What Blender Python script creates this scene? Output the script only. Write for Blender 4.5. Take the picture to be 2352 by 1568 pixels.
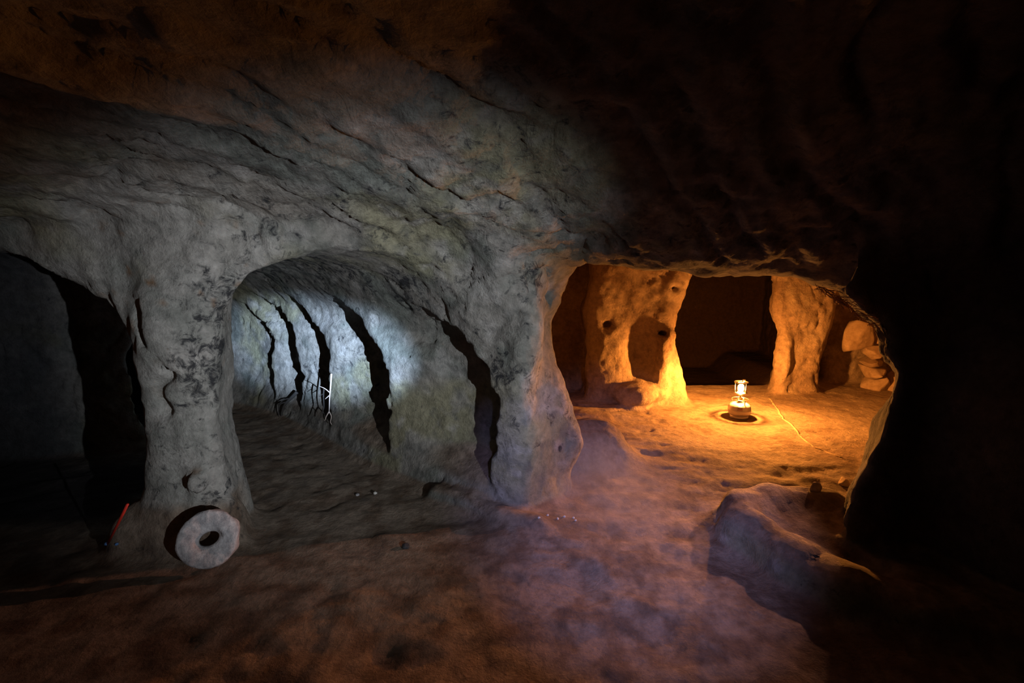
import bpy, bmesh, math, random
import numpy as np
from mathutils import Vector, Matrix
from mathutils.bvhtree import BVHTree

for o in list(bpy.data.objects):
    bpy.data.objects.remove(o)
SC = bpy.context.scene
COL = SC.collection
rng = random.Random(7)

# ------------------------------------------------------------------ camera
CAM_Z = 1.6
F_PX = 1100.0
PITCH = math.atan((784 - 620) / F_PX)
cam_d = bpy.data.cameras.new('camera')
cam_d.sensor_width = 36.0
cam_d.lens = 36.0 * F_PX / 2352.0
cam_d.clip_start = 0.02
cam = bpy.data.objects.new('camera', cam_d)
cam.location = (0, 0, CAM_Z)
cam.rotation_euler = (math.pi / 2 - PITCH, 0, 0)
COL.objects.link(cam)
SC.camera = cam

# ------------------------------------------------------------------ world, exposure
w = bpy.data.worlds.new('world')
SC.world = w
w.use_nodes = True
w.node_tree.nodes['Background'].inputs[0].default_value = (0, 0, 0, 1)
w.node_tree.nodes['Background'].inputs[1].default_value = 0.0
SC.view_settings.view_transform = 'Standard'
SC.view_settings.look = 'None'
SC.view_settings.gamma = 1
SC.view_settings.use_curve_mapping = False
SC.view_settings.exposure = 0.0

# ------------------------------------------------------------------ torches held beside the camera, plus an added warm light
def spot(name, loc, target, watts, color, angle, blend, radius):
    d = bpy.data.lights.new(name, 'SPOT')
    d.energy = watts
    d.color = color
    d.spot_size = math.radians(angle)
    d.spot_blend = blend
    d.shadow_soft_size = radius
    o = bpy.data.objects.new(name, d)
    o.location = loc
    o.rotation_euler = (Vector(target) - Vector(loc)).to_track_quat('-Z', 'Y').to_euler()
    COL.objects.link(o)
    return o

TORCH = (1.46, -0.45, 1.15)
spot('torch_flood', TORCH, (-1.25, 3.20, 1.18), 590, (0.86, 0.93, 1.0), 47, 1.0, 0.012)
spot('torch_beam', TORCH, (-1.72, 4.30, 0.86), 7000, (0.50, 0.70, 1.0), 12, 1.0, 0.012)
spot('violet_torch', (0.45, 0.2, 1.9), (0.68, 2.95, 0.0), 330, (0.46, 0.46, 1.0), 42, 1.0, 0.04)
spot('added_warm_light', (2.80, 3.70, 1.05), (-0.2, 2.05, 0.26), 240, (1.0, 0.43, 0.27), 55, 0.7, 0.02)  # unseen light added behind the right-hand rock to warm the foreground floor

# ------------------------------------------------------------------ pixel helpers
CT, ST = math.cos(PITCH), math.sin(PITCH)
def ray(px, py):
    x = (px - 1176) / F_PX
    y = (784 - py) / F_PX
    return Vector((x, CT + ST * y, -ST + CT * y))
def at(px, py, Y):
    """point seen at that pixel, Y metres ahead"""
    r = ray(px, py)
    return Vector((0, 0, CAM_Z)) + r * (Y / r.y)
def xz(pts, Y):
    return [(at(a, b, Y).x, at(a, b, Y).z) for a, b in pts]

# ------------------------------------------------------------------ numpy noise
def _hash(ix, iy, iz, seed):
    h = (ix.astype(np.int64) * 374761393 + iy.astype(np.int64) * 668265263
         + iz.astype(np.int64) * 2147483647 + seed * 974711) & 0xFFFFFFFF
    h = ((h ^ (h >> 13)) * 1274126177) & 0xFFFFFFFF
    h = ((h ^ (h >> 15)) * 2246822519) & 0xFFFFFFFF
    return ((h ^ (h >> 16)) & 0xFFFFFF).astype(np.float32) / float(0x7FFFFF) - 1.0
def vnoise(P, seed=0):
    fl = np.floor(P)
    fr = (P - fl).astype(np.float32)
    fl = fl.astype(np.int64)
    u = fr * fr * fr * (fr * (fr * 6 - 15) + 10)
    out = 0
    for dx in (0, 1):
        wx = u[:, 0] if dx else 1 - u[:, 0]
        for dy in (0, 1):
            wy = u[:, 1] if dy else 1 - u[:, 1]
            for dz in (0, 1):
                wz = u[:, 2] if dz else 1 - u[:, 2]
                out = out + wx * wy * wz * _hash(fl[:, 0] + dx, fl[:, 1] + dy, fl[:, 2] + dz, seed)
    return out
def fbm(P, octaves=4, seed=0, gain=0.5):
    a, s, out = 1.0, 0.0, 0
    for i in range(octaves):
        out = out + a * vnoise(P * (2.03 ** i) + 17.3 * i, seed + i)
        s += a
        a *= gain
    return out / s
def ridged(P, octaves=3, seed=0):
    a, s, out = 1.0, 0.0, 0
    for i in range(octaves):
        out = out + a * (1 - np.abs(vnoise(P * (2.1 ** i) + 9.1 * i, seed + i)) * 2)
        s += a
        a *= 0.5
    return out / s
def sstep(a, b, x):
    t = np.clip((x - a) / (b - a), 0, 1)
    return t * t * (3 - 2 * t)

# ------------------------------------------------------------------ cave as a distance field
H = 0.026
GX = np.arange(-5.2, 5.5, H, dtype=np.float32)
GY = np.arange(-1.4, 9.1, H, dtype=np.float32)
GZ = np.arange(-0.30, 2.62, H, dtype=np.float32)
NX, NY, NZ = len(GX), len(GY), len(GZ)
X2, Y2 = np.meshgrid(GX, GY, indexing='ij')

def smin(a, b, k):
    h = np.clip(0.5 + 0.5 * (b - a) / k, 0, 1)
    return b + (a - b) * h - k * h * (1 - h)
def smax(a, b, k):
    return -smin(-a, -b, k)
def poly_sdf(px, py, pts):
    """signed distance of points to a closed polygon (negative inside)"""
    d = np.full(px.shape, 1e9, np.float32)
    sgn = np.ones(px.shape, np.float32)
    n = len(pts)
    for i in range(n):
        ax, ay = pts[i]
        bx, by = pts[i - 1]
        ex, ey = bx - ax, by - ay
        wx, wy = px - ax, py - ay
        t = np.clip((wx * ex + wy * ey) / (ex * ex + ey * ey + 1e-12), 0, 1)
        d = np.minimum(d, (wx - ex * t) ** 2 + (wy - ey * t) ** 2)
        c1, c2 = py >= ay, py < by
        c3 = ex * wy > ey * wx
        sgn = np.where((c1 & c2 & c3) | (~c1 & ~c2 & ~c3), -sgn, sgn)
    return sgn * np.sqrt(d)
def tps(ctrl):
    c = np.array(ctrl, float)
    n = len(c)
    def U(r2):
        return 0.5 * r2 * np.log(r2 + 1e-9)
    r2 = ((c[:, None, :2] - c[None, :, :2]) ** 2).sum(-1)
    A = np.zeros((n + 3, n + 3))
    A[:n, :n] = U(r2) + np.eye(n) * 0.01
    A[:n, n] = 1
    A[:n, n + 1:] = c[:, :2]
    A[n:, :n] = A[:n, n:].T
    wv = np.linalg.solve(A, np.concatenate([c[:, 2], np.zeros(3)]))
    def f(x, y):
        out = wv[n] + wv[n + 1] * x + wv[n + 2] * y
        for i in range(n):
            out = out + wv[i] * U((x - c[i, 0]) ** 2 + (y - c[i, 1]) ** 2)
        return out.astype(np.float32)
    return f
def sl(x0, x1, y0, y1):
    i0, i1 = np.searchsorted(GX, [x0, x1])
    j0, j1 = np.searchsorted(GY, [y0, y1])
    return slice(max(i0, 0), i1), slice(max(j0, 0), j1)

def floor_z(x, y):
    z = 0.10 * sstep(2.4, 4.4, y) * sstep(-0.3, 0.8, x)
    z = z + 0.31 * np.exp(-(((x - 0.56) / 0.40) ** 2 + ((y - 3.74) / 0.27) ** 2) ** 2.2)      # bank behind the pier
    z = z + 0.09 * np.exp(-(((x - 0.55) / 0.5) ** 2 + ((y - 4.7) / 0.6) ** 2))
    z = z + 0.05 * np.exp(-((x - 0.12) ** 2 + (y - 2.78) ** 2) / 0.1)
    z = z - 0.30 * sstep(6.15, 6.6, y) * sstep(1.4, 1.7, x) * sstep(4.0, 3.6, x)
    z = z - 0.03 * np.exp(-((x - 0.2) ** 2 + (y - 1.7) ** 2) / 0.5)
    return z.astype(np.float32)

ceil_z = tps([(-1.95, 1.8, 2.06), (-1.8, 2.5, 1.93), (-1.3, 2.7, 1.88), (-2.6, 2.5, 1.86), (-3.2, 2.0, 1.84), (-3.2, 0, 2.0),
              (0, 0, 2.36), (0, 1.3, 2.34), (1.2, 1.6, 2.26), (2, 1.5, 2.26), (-1, 1.5, 2.20), (1, 1.2, 2.36), (2, 1, 2.38), (0.3, 2.9, 1.66), (1.0, 2.62, 1.585),
              (1.7, 2.62, 1.585), (2.3, 2.5, 1.48), (0, 2.4, 1.93), (-0.6, 2.6, 1.86), (1, 2.0, 2.02), (2.2, 1.8, 2.0),
              (0, -1, 2.2), (2, -1, 2.3), (-2, -1, 2.1), (0.5, 2.4, 1.84), (1.4, 2.3, 1.83), (0.4, 1.9, 2.13)])

FZ = floor_z(X2, Y2)
CZ = np.clip(ceil_z(X2, Y2), 1.2, 2.55)
zb = GZ[None, None, :]

# main chamber
main_plan = [(-3.6, -1.0), (2.2, -1.0), (2.75, 0.6), (2.55, 1.9), (2.10, 2.55), (1.75, 2.90), (0.98, 3.25), (0.48, 3.24), (-0.08, 2.80),
             (-0.3, 2.95), (-0.7, 2.85), (-1.3, 2.66), (-2.3, 2.60), (-3.6, 2.55)]
MP = poly_sdf(X2, Y2, main_plan)
V = smax(MP[:, :, None] + 0 * zb, (zb - CZ[:, :, None]) * 0.93, (0.06 + 0.16 * sstep(-0.9, -0.2, X2))[:, :, None]).astype(np.float32)

# the tunnel: a vaulted tube along a bending path
def catmull(pts, n=14):
    p = [np.array(q, float) for q in pts]
    p = [2 * p[0] - p[1]] + p + [2 * p[-1] - p[-2]]
    out = []
    for i in range(1, len(p) - 2):
        for t in np.linspace(0, 1, n, endpoint=False):
            a, b, c, d = p[i - 1], p[i], p[i + 1], p[i + 2]
            out.append(0.5 * (2 * b + (c - a) * t + (2 * a - 5 * b + 4 * c - d) * t * t + (3 * b - a - 3 * c + d) * t ** 3))
    out.append(p[-2])
    return np.array(out)
def path_coords(path, x, y):
    """arc length and signed lateral distance (right of travel positive)"""
    best = np.full(x.shape, 1e9)
    s_out = np.zeros(x.shape)
    d_out = np.zeros(x.shape)
    s0 = 0.0
    for i in range(len(path) - 1):
        a, b = path[i], path[i + 1]
        e = b - a
        L = np.hypot(*e)
        wx, wy = x - a[0], y - a[1]
        t = (wx * e[0] + wy * e[1]) / (L * L)
        tc = np.clip(t, -20 if i == 0 else 0, 20 if i == len(path) - 2 else 1)
        dx, dy = wx - e[0] * tc, wy - e[1] * tc
        d2 = dx * dx + dy * dy
        cr = np.where(e[0] * wy - e[1] * wx < 0, 1.0, -1.0)
        m = d2 < best
        best = np.where(m, d2, best)
        s_out = np.where(m, s0 + tc * L, s_out)
        d_out = np.where(m, cr * np.sqrt(d2), d_out)
        s0 += L
    return s_out.astype(np.float32), d_out.astype(np.float32)

T_PATH = catmull([(-0.20, 2.30), (-0.88, 2.82), (-1.62, 3.40), (-2.33, 4.10), (-3.02, 4.72), (-3.75, 5.05), (-4.9, 5.0)])
tS, tD = path_coords(T_PATH, X2, Y2)
T_HALF = 0.63
def wall_hit_s(px, py):
    """arc length at which the sight line of that pixel meets the tunnel's right wall"""
    r = ray(px, py)
    yy = np.linspace(2.2, 6.5, 900)
    xx = yy * r.x / r.y
    s, d = path_coords(T_PATH, xx, yy)
    k = np.nonzero((d > T_HALF) & (s > 0.0))[0]
    return float(s[k[0]])
RIBS = [(wall_hit_s(1135, 960), 0.24), (wall_hit_s(893, 950), 0.28), (wall_hit_s(757, 900), 0.17), (wall_hit_s(692, 900), 0.19),
        (wall_hit_s(625, 800), 0.10)]
def rib_offset(s):
    out = np.zeros_like(s)
    for i, (si, A) in enumerate(RIBS):
        nx = RIBS[i + 1][0] if i + 1 < len(RIBS) else si + 0.8
        t = (s - si) / (nx - si)
        saw = A * np.clip((s - si) / 0.03, 0, 1) * (1 - sstep(0.25, 1.0, t))
        out = np.where((s >= si) & (s < nx), saw, out)
    return out
I, J = sl(-5.2, 1.0, 1.9, 7.0)
s_, d_ = tS[I, J], tD[I, J]
wob = 0.025 * np.sin(zb * 9 + s_[:, :, None] * 5) + 0.014 * np.sin(zb * 21 + s_[:, :, None] * 11 + 1) + 0.008 * np.sin(zb * 47 + s_[:, :, None] * 3)
s3 = s_[:, :, None] - 1.9 * np.clip(zb - 0.80, 0, 0.7) ** 2 + wob
ro = rib_offset(s3)
hw = T_HALF + 0.10 * sstep(0.5, -0.6, s_) + np.where(d_ < 0, 0.13 * sstep(1.5, 0.6, s_), 0)
top = 1.70 + 0.12 * sstep(0.7, -0.5, s_) - 0.10 * sstep(2.2, 3.6, s_)
wz = sstep(0.10, 0.38, zb) * sstep(1.50, 1.10, zb)
hw3 = hw[:, :, None] + np.where(d_[:, :, None] > 0, ro, ro * 0.25) * wz
zc0 = 0.62
n_ = 2.7
r_ = ((np.abs(d_)[:, :, None] / hw3) ** n_ + (np.abs(zb - zc0) / (top[:, :, None] - zc0)) ** n_) ** (1 / n_)
T = (r_ - 1) * 0.66
T = smax(T, (-0.55 - s_)[:, :, None] + 0 * zb, 0.2)
V[I, J] = smin(V[I, J], T.astype(np.float32), 0.10)

# the dark passage at the left
L_PATH = catmull([(-3.55, 1.9), (-3.55, 2.6), (-3.7, 3.3), (-4.0, 4.1)])
I, J = sl(-5.2, -1.6, 1.5, 5.2)
s_, d_ = path_coords(L_PATH, X2[I, J], Y2[I, J])
r_ = ((np.abs(d_)[:, :, None] / 1.46) ** 3.0 + (np.abs(zb - 0.6) / 1.14) ** 3.0) ** (1 / 3.0)
Lf = smax((r_ - 1) * 0.68, (s_ - 2.1)[:, :, None] + 0 * zb, 0.2)
V[I, J] = smin(V[I, J], Lf.astype(np.float32), 0.10)

# inner room and the dark chamber behind it
room = [(0.5, 3.05), (0.15, 4.1), (0.25, 5.85), (1.3, 6.0), (1.78, 6.3), (1.6, 8.8), (4.6, 8.8), (4.3, 6.85), (5.1, 6.7), (5.05, 5.0),
        (3.9, 3.7), (2.9, 3.15)]
I, J = sl(-0.5, 5.5, 2.6, 9.2)
RP = poly_sdf(X2[I, J], Y2[I, J], room)
R = smax(RP[:, :, None] + 0 * zb, zb - (1.80 - 0.10 * sstep(3.4, 5.0, X2[I, J]))[:, :, None], 0.18)
V[I, J] = smin(V[I, J], R.astype(np.float32), 0.08)

# the mouth between the chamber and the inner room
MOUTH_Y = 2.72
mouth = xz([(1362, 619), (1335, 640), (1312, 672), (1290, 718), (1257, 766), (1262, 820), (1275, 872), (1296, 930), (1332, 985),
            (1352, 1030), (1350, 1500), (1920, 1500), (1925, 1180), (1945, 1125), (1968, 1085), (1985, 1045), (2012, 1000), (2036, 915), (2048, 862),
            (2018, 832), (2010, 790), (1996, 748), (1925, 694), (1862, 664), (1800, 638), (1740, 636), (1620, 634), (1540, 624), (1440, 618)], MOUTH_Y)
I, J = sl(-0.2, 4.2, 2.35, 3.75)
jr = range(J.start, J.stop)
Xm, Zm = np.meshgrid(GX[I], GZ, indexing='ij')
M3 = np.empty((I.stop - I.start, len(jr), NZ), np.float32)
for q, j in enumerate(jr):
    f = 1 + 0.50 * max(0.0, float(GY[j]) - MOUTH_Y)
    M3[:, q, :] = poly_sdf(Xm / f + 0.55 * max(0.0, 3.36 - float(GY[j])) * sstep(1.3, 0.6, Xm) - 0.55 * max(0.0, float(GY[j]) - MOUTH_Y) * sstep(1.3, 1.9, Xm), Zm, mouth)
slab = np.abs(GY[J] - 3.05)[None, :, None] - 0.58
M3 = smax(M3, slab, 0.12)
V[I, J] = smin(V[I, J], M3, 0.15)

def extrude(pix, Yp, y0, y1, pad=0.5, round_=0.14, shear=0.0, k=0.08):
    """rock standing between y0 and y1 with the outline pix in the plane Y = Yp"""
    pts = xz(pix, Yp)
    xs = [p[0] for p in pts]
    sh = abs(shear) * (y1 - y0)
    I, J = sl(min(xs) - pad - sh, max(xs) + pad + sh, y0 - pad, y1 + pad)
    Xq, Zq = np.meshgrid(GX[I], GZ, indexing='ij')
    S = np.empty((I.stop - I.start, J.stop - J.start, NZ), np.float32)
    if shear == 0:
        S[:] = poly_sdf(Xq, Zq, pts)[:, None, :]
    else:
        for q, j in enumerate(range(J.start, J.stop)):
            S[:, q, :] = poly_sdf(Xq - shear * (float(GY[j]) - Yp), Zq, pts)
    sy = np.abs(GY[J] - (y0 + y1) / 2)[None, :, None] - (y1 - y0) / 2
    S = smax(S + round_ * 0.25, sy, round_)
    V[I, J] = smax(V[I, J], -S, k)
def blob(c, r, k=0.06, carve=False):
    c = np.array(c)
    r = np.array(r)
    m = r.max() + 0.3
    I, J = sl(c[0] - m, c[0] + m, c[1] - m, c[1] + m)
    q = np.sqrt(((GX[I][:, None, None] - c[0]) / r[0]) ** 2 + ((GY[J][None, :, None] - c[1]) / r[1]) ** 2 + ((zb - c[2]) / r[2]) ** 2)
    S = ((q - 1) * r.min()).astype(np.float32)
    V[I, J] = smin(V[I, J], S, k) if carve else smax(V[I, J], -S, k)
def capsule(a, b, ra, rb, k=0.06, flat=1.0, carve=False):
    a, b = np.array(a), np.array(b)
    m = max(ra, rb) + 0.35
    I, J = sl(min(a[0], b[0]) - m, max(a[0], b[0]) + m, min(a[1], b[1]) - m, max(a[1], b[1]) + m)
    e = b - a
    wx, wy, wz_ = GX[I][:, None, None] - a[0], GY[J][None, :, None] - a[1], zb - a[2]
    t = np.clip((wx * e[0] + wy * e[1] + wz_ * e[2]) / (e @ e), 0, 1)
    S = (np.sqrt((wx - e[0] * t) ** 2 + (wy - e[1] * t) ** 2 + ((wz_ - e[2] * t) * flat) ** 2) - (ra + (rb - ra) * t)).astype(np.float32)
    V[I, J] = smin(V[I, J], S, k) if carve else smax(V[I, J], -S, k)

# left pillar
extrude([(225, 420), (255, 520), (288, 610), (318, 690), (322, 770), (318, 850), (318, 930), (322, 1010), (312, 1100), (300, 1190), (285, 1400),
         (560, 1400), (540, 1200), (528, 1128), (514, 1060), (502, 990), (497, 900), (492, 800), (490, 720), (500, 645), (528, 570), (572, 490), (600, 420)],
        2.62, 2.56, 3.10, round_=0.16, shear=-0.22, k=0.10)
blob(at(440, 1235, 2.68), (0.30, 0.20, 0.30), 0.12)               # earthen foot of the pillar
blob(at(318, 1250, 2.62), (0.13, 0.16, 0.22), 0.06)
blob(at(415, 760, 2.70), (0.17, 0.20, 0.30), 0.12)
blob(at(452, 1105, 2.55), (0.05, 0.055, 0.075), 0.03)               # knob low on the face
# a deep split down the pillar's left side
for a, b in (((318, 700), (345, 780)), ((345, 780), (400, 860)), ((400, 860), (366, 890)), ((366, 890), (372, 935)), ((372, 935), (330, 985))):
    capsule(at(*a, 2.56), at(*b, 2.56), 0.030, 0.034, 0.03, carve=True)

# centre pier: bulges on its chamber face
blob(at(1205, 760, 3.02), (0.12, 0.16, 0.34), 0.14)
blob(at(1120, 700, 3.15), (0.12, 0.14, 0.14), 0.10)
capsule(at(1250, 880, 3.28), at(1305, 1010, 3.30), 0.07, 0.11, 0.16)
for px, py, r in ((1275, 690, 0.035), (1222, 892, 0.022), (1185, 772, 0.05), (1190, 640, 0.05)):
    blob(at(px, py, 2.80), (r * 1.5, 0.07, r), 0.02, True)
# ledge along the foot of the tunnel wall and the pier
for a, b in (((1000, 1143), (1080, 1168)), ((1080, 1168), (1150, 1205)), ((1150, 1205), (1235, 1222))):
    pa, pb = ray(*a), ray(*b)
    pa = Vector((0, 0, CAM_Z)) + pa * (-1.58 / pa.z)
    pb = Vector((0, 0, CAM_Z)) + pb * (-1.58 / pb.z)
    capsule(pa + Vector((0, .06, .02)), pb + Vector((0, .06, .02)), 0.055, 0.055, 0.04)

# back pillar of the inner room with its folds and sockets
extrude([(1345, 560), (1352, 640), (1330, 720), (1345, 800), (1338, 900), (1318, 1050), (1612, 1050), (1600, 935), (1594, 890), (1582, 850), (1568, 805),
         (1564, 760), (1574, 718), (1592, 678), (1610, 632), (1625, 560)], 5.22, 5.20, 6.6, round_=0.22, shear=0.1)
capsule(at(1500, 655, 5.30), at(1530, 765, 5.22), 0.03, 0.07, 0.10)
capsule(at(1530, 775, 5.14), at(1512, 900, 5.20), 0.085, 0.10, 0.06)
blob(at(1465, 815, 5.18), (0.17, 0.13, 0.30), 0.06, True)
blob(at(1460, 905, 5.12), (0.26, 0.20, 0.13), 0.08)
blob(at(1395, 830, 5.28), (0.22, 0.16, 0.42), 0.10)
for px, py, r in ((1397, 746, 0.030), (1338, 740, 0.036), (1523, 766, 0.036), (1550, 662, 0.045)):
    blob(at(px, py, 5.17), (r * 1.3, 0.12, r), 0.02, True)
# right-hand pillar of the inner room
extrude([(1768, 560), (1768, 640), (1772, 700), (1786, 755), (1782, 800), (1770, 850), (1760, 895), (1752, 1000), (1885, 1000), (1882, 925), (1892, 870),
         (1908, 790), (1925, 720), (1950, 640), (1970, 560)], 5.75, 5.70, 6.75, round_=0.16, shear=0.56)
blob(at(1820, 700, 5.80), (0.24, 0.16, 0.30), 0.12)
blob(at(1795, 830, 5.72), (0.10, 0.12, 0.34), 0.08)

# face behind the loose stones
extrude([(1895, 600), (1895, 960), (2120, 960), (2120, 600)], 6.3, 6.30, 6.9, round_=0.10, k=0.06)

# right-hand rock: mass between the mouth and the chamber
blob((2.72, 2.20, 0.75), (0.52, 0.62, 1.0), 0.2)
blob(at(2075, 1030, 2.72), (0.16, 0.20, 0.34), 0.10)
# bench with a rounded rim in the right foreground
rim = [(2.05, 2.92, 0.06), (1.68, 2.93, 0.06), (1.47, 2.85, 0.06), (1.40, 2.66, 0.05), (1.52, 2.34, 0.02), (1.63, 2.15, 0.01), (1.88, 2.02, 0.0), (2.3, 1.85, -0.02), (2.9, 1.6, -0.03)]
for a, b in zip(rim, rim[1:]):
    capsule(a, b, 0.14, 0.14, 0.08)
hollow = [(1.45, 2.88), (1.42, 2.66), (1.55, 2.34), (1.68, 2.18), (1.92, 2.06), (2.35, 1.9), (3.0, 1.7), (3.2, 2.8), (2.0, 2.95)]
I, J = sl(1.0, 3.4, 1.3, 3.3)
HP = poly_sdf(X2[I, J], Y2[I, J], hollow)
S = smax(HP[:, :, None] + 0 * zb, zb - 0.125, 0.05)
V[I, J] = smax(V[I, J], -S.astype(np.float32), 0.05)
capsule((1.58, 2.66, 0.17), (1.86, 2.20, 0.13), 0.05, 0.06, 0.05, carve=True)
capsule((1.50, 2.22, 0.15), (1.74, 2.40, 0.17), 0.018, 0.018, 0.02, carve=True)
# outer edge of the dark rock at the right of the mouth
extrude([(1925, 686), (1998, 745), (2012, 790), (2018, 832), (2050, 862), (2040, 910), (2014, 1000), (1988, 1045), (1970, 1085), (1948, 1125), (1925, 1200), (1915, 1330),
         (2600, 1330), (2600, 480), (1960, 560)], 2.42, 2.40, 2.95, round_=0.07, shear=0.92, k=0.05)

# floor and outer limits
V = smax(V, FZ[:, :, None] - zb, 0.09)
V[0] = V[-1] = 1
V[:, 0] = V[:, -1] = 1
V[:, :, 0] = V[:, :, -1] = 1

# ------------------------------------------------------------------ surface nets
def surface_nets(F):
    S = F < 0
    nx, ny, nz = F.shape
    cnt = np.zeros((nx - 1, ny - 1, nz - 1), np.int8)
    for a in (0, 1):
        for b in (0, 1):
            for c in (0, 1):
                cnt += S[a:nx - 1 + a, b:ny - 1 + b, c:nz - 1 + c]
    ci, cj, ck = np.nonzero((cnt > 0) & (cnt < 8))
    idx = np.full(cnt.shape, -1, np.int32)
    idx[ci, cj, ck] = np.arange(len(ci))
    val = {}
    for a in (0, 1):
        for b in (0, 1):
            for c in (0, 1):
                val[a, b, c] = F[ci + a, cj + b, ck + c]
    pos = np.zeros((len(ci), 3), np.float32)
    num = np.zeros(len(ci), np.float32)
    keys = list(val)
    for p in keys:
        for ax in range(3):
            if p[ax] == 0:
                q = list(p)
                q[ax] = 1
                q = tuple(q)
                v0, v1 = val[p], val[q]
                m = (v0 < 0) != (v1 < 0)
                t = np.where(m, v0 / np.where(m, v0 - v1, 1), 0)
                for d in range(3):
                    pos[:, d] += np.where(m, p[d] + (t if d == ax else 0), 0)
                num += m
    pos /= num[:, None]
    P = np.stack([GX[0] + (ci + pos[:, 0]) * H, GY[0] + (cj + pos[:, 1]) * H, GZ[0] + (ck + pos[:, 2]) * H], 1)
    quads = []
    for ax in range(3):
        a = [slice(None)] * 3
        b = [slice(None)] * 3
        a[ax] = slice(0, -1)
        b[ax] = slice(1, None)
        D = S[tuple(a)] != S[tuple(b)]
        i, j, k = np.nonzero(D)
        e1, e2 = (ax + 1) % 3, (ax + 2) % 3
        ijk = [i, j, k]
        ok = (ijk[e1] > 0) & (ijk[e2] > 0)
        for d in range(3):
            ok &= ijk[d] < F.shape[d] - 1
        i, j, k = i[ok], j[ok], k[ok]
        flip = S[i, j, k]
        def cell(o1, o2):
            q = [i.copy(), j.copy(), k.copy()]
            q[e1] -= o1
            q[e2] -= o2
            return idx[q[0], q[1], q[2]]
        Q = np.stack([cell(1, 1), cell(0, 1), cell(0, 0), cell(1, 0)], 1)
        Q[flip] = Q[flip][:, ::-1]
        quads.append(Q)
    return P, np.concatenate(quads)
VP, QF = surface_nets(V)
del V

def vert_normals(P, Q):
    n = np.cross(P[Q[:, 2]] - P[Q[:, 0]], P[Q[:, 3]] - P[Q[:, 1]])
    N = np.zeros_like(P)
    for c in range(4):
        for d in range(3):
            N[:, d] += np.bincount(Q[:, c], n[:, d], len(P)).astype(np.float32)
    return N / (np.linalg.norm(N, axis=1, keepdims=True) + 1e-9), n
VN, fn = vert_normals(VP, QF)

# keep the visible cavity only, not the outer box
keep = np.ones(len(QF), bool)
cen = VP[QF].mean(1)
for d, (g0, g1) in enumerate(((GX[0], GX[-1]), (GY[0], GY[-1]), (GZ[0], GZ[-1]))):
    keep &= (cen[:, d] > g0 + 2 * H) & (cen[:, d] < g1 - 2 * H)
QF = QF[keep]

# relief: weathering, tool-dressed arcs across the vault, pits in the floor
AX = np.array([-0.78, 0.62, 0.0])
CR = np.array([0.62, 0.78, 0.0])
up = VN[:, 2]
is_floor = sstep(0.45, 0.8, up) * sstep(0.75, 0.45, VP[:, 2])
is_ceil = sstep(0.15, -0.35, up) * sstep(0.9, 1.4, VP[:, 2]) * sstep(3.1, 2.6, VP[:, 1])
warp = np.stack([fbm(VP * 1.1, 3, 50), fbm(VP * 1.1, 3, 60), fbm(VP * 1.1, 3, 70)], 1)
SP = np.stack([VP @ AX * 5.5, VP @ CR * 0.9, VP[:, 2] * 1.6], 1) + warp * 0.9
strata = ridged(SP, 4, 5)
strata2 = fbm(SP * np.array([2.6, 2.0, 2.0]), 3, 15)
inroom = sstep(3.3, 4.2, VP[:, 1]) * sstep(-0.3, 0.2, VP[:, 0])
wall = 1 - is_floor
disp = 0.024 * fbm(VP * 2.2, 3, 1) + 0.020 * fbm(VP * 6.0 + warp, 3, 2) + 0.008 * fbm(VP * 16, 2, 3)
chip = np.abs(vnoise(VP * np.array([5.5, 5.5, 3.2]) + warp * 1.6, 131))
disp -= 0.030 * np.maximum(0.10 - chip, 0) / 0.10 * sstep(-0.1, 0.35, fbm(VP * 1.9, 2, 141))       # weathered seams
disp += inroom * (0.012 * fbm(VP * 13 + warp, 3, 151) + 0.022 * fbm(VP * np.array([7.0, 7.0, 3.0]), 3, 152))
disp = disp * wall
disp += is_ceil * (-0.060 * np.maximum(strata - 0.15, 0) ** 1.5 * 1.4 + 0.020 * strata2)
hum = fbm(VP * np.array([3.2, 7.5, 4.0]) + warp * 0.8, 4, 9)
soft = sstep(1.9, 1.3, VP[:, 0]) * inroom + 0.60 * (1 - inroom) + 0.25 * inroom
disp += is_floor * (0.030 * soft * hum - 0.05 * soft * np.maximum(fbm(VP * 5.5 + 4, 3, 19) - 0.22, 0) + 0.010 * fbm(VP * 9, 4, 11, 0.62))
VP = (VP + VN * disp[:, None]).astype(np.float32)
VN, _ = vert_normals(VP, QF)

# ------------------------------------------------------------------ rock colour (stains, soot and earth of the stone, plus painted shade)
def mixc(a, b, t):
    return a + (np.array(b) - a) * t[:, None]
mott = fbm(VP * 3.0 + warp, 4, 21)
mott2 = fbm(VP * 9.0 + warp, 4, 31)
colr = np.tile(np.array([0.36, 0.335, 0.30]), (len(VP), 1))
colr = mixc(colr, (0.25, 0.26, 0.23), sstep(-0.1, 0.35, mott))
colr = mixc(colr, (0.37, 0.34, 0.20), sstep(0.05, 0.40, fbm(VP * 1.7 + 3, 3, 41)) * 0.7)
colr = mixc(colr, (0.52, 0.49, 0.46), sstep(0.05, 0.45, mott2) * 0.6)
colr = mixc(colr, (0.15, 0.15, 0.14), sstep(0.12, 0.40, fbm(VP * 11 + warp * 2, 5, 181, 0.65)) * 0.6)
def near(p, r):
    return np.exp(-((VP - np.array(p)) ** 2).sum(1) / (r * r))
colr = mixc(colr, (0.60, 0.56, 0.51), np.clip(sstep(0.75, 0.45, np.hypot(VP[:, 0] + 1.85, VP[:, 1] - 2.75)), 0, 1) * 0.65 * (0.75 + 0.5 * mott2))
soot_shade = sstep(0.0, 0.35, fbm(VP * 1.6, 3, 91)) * 0.55
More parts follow.
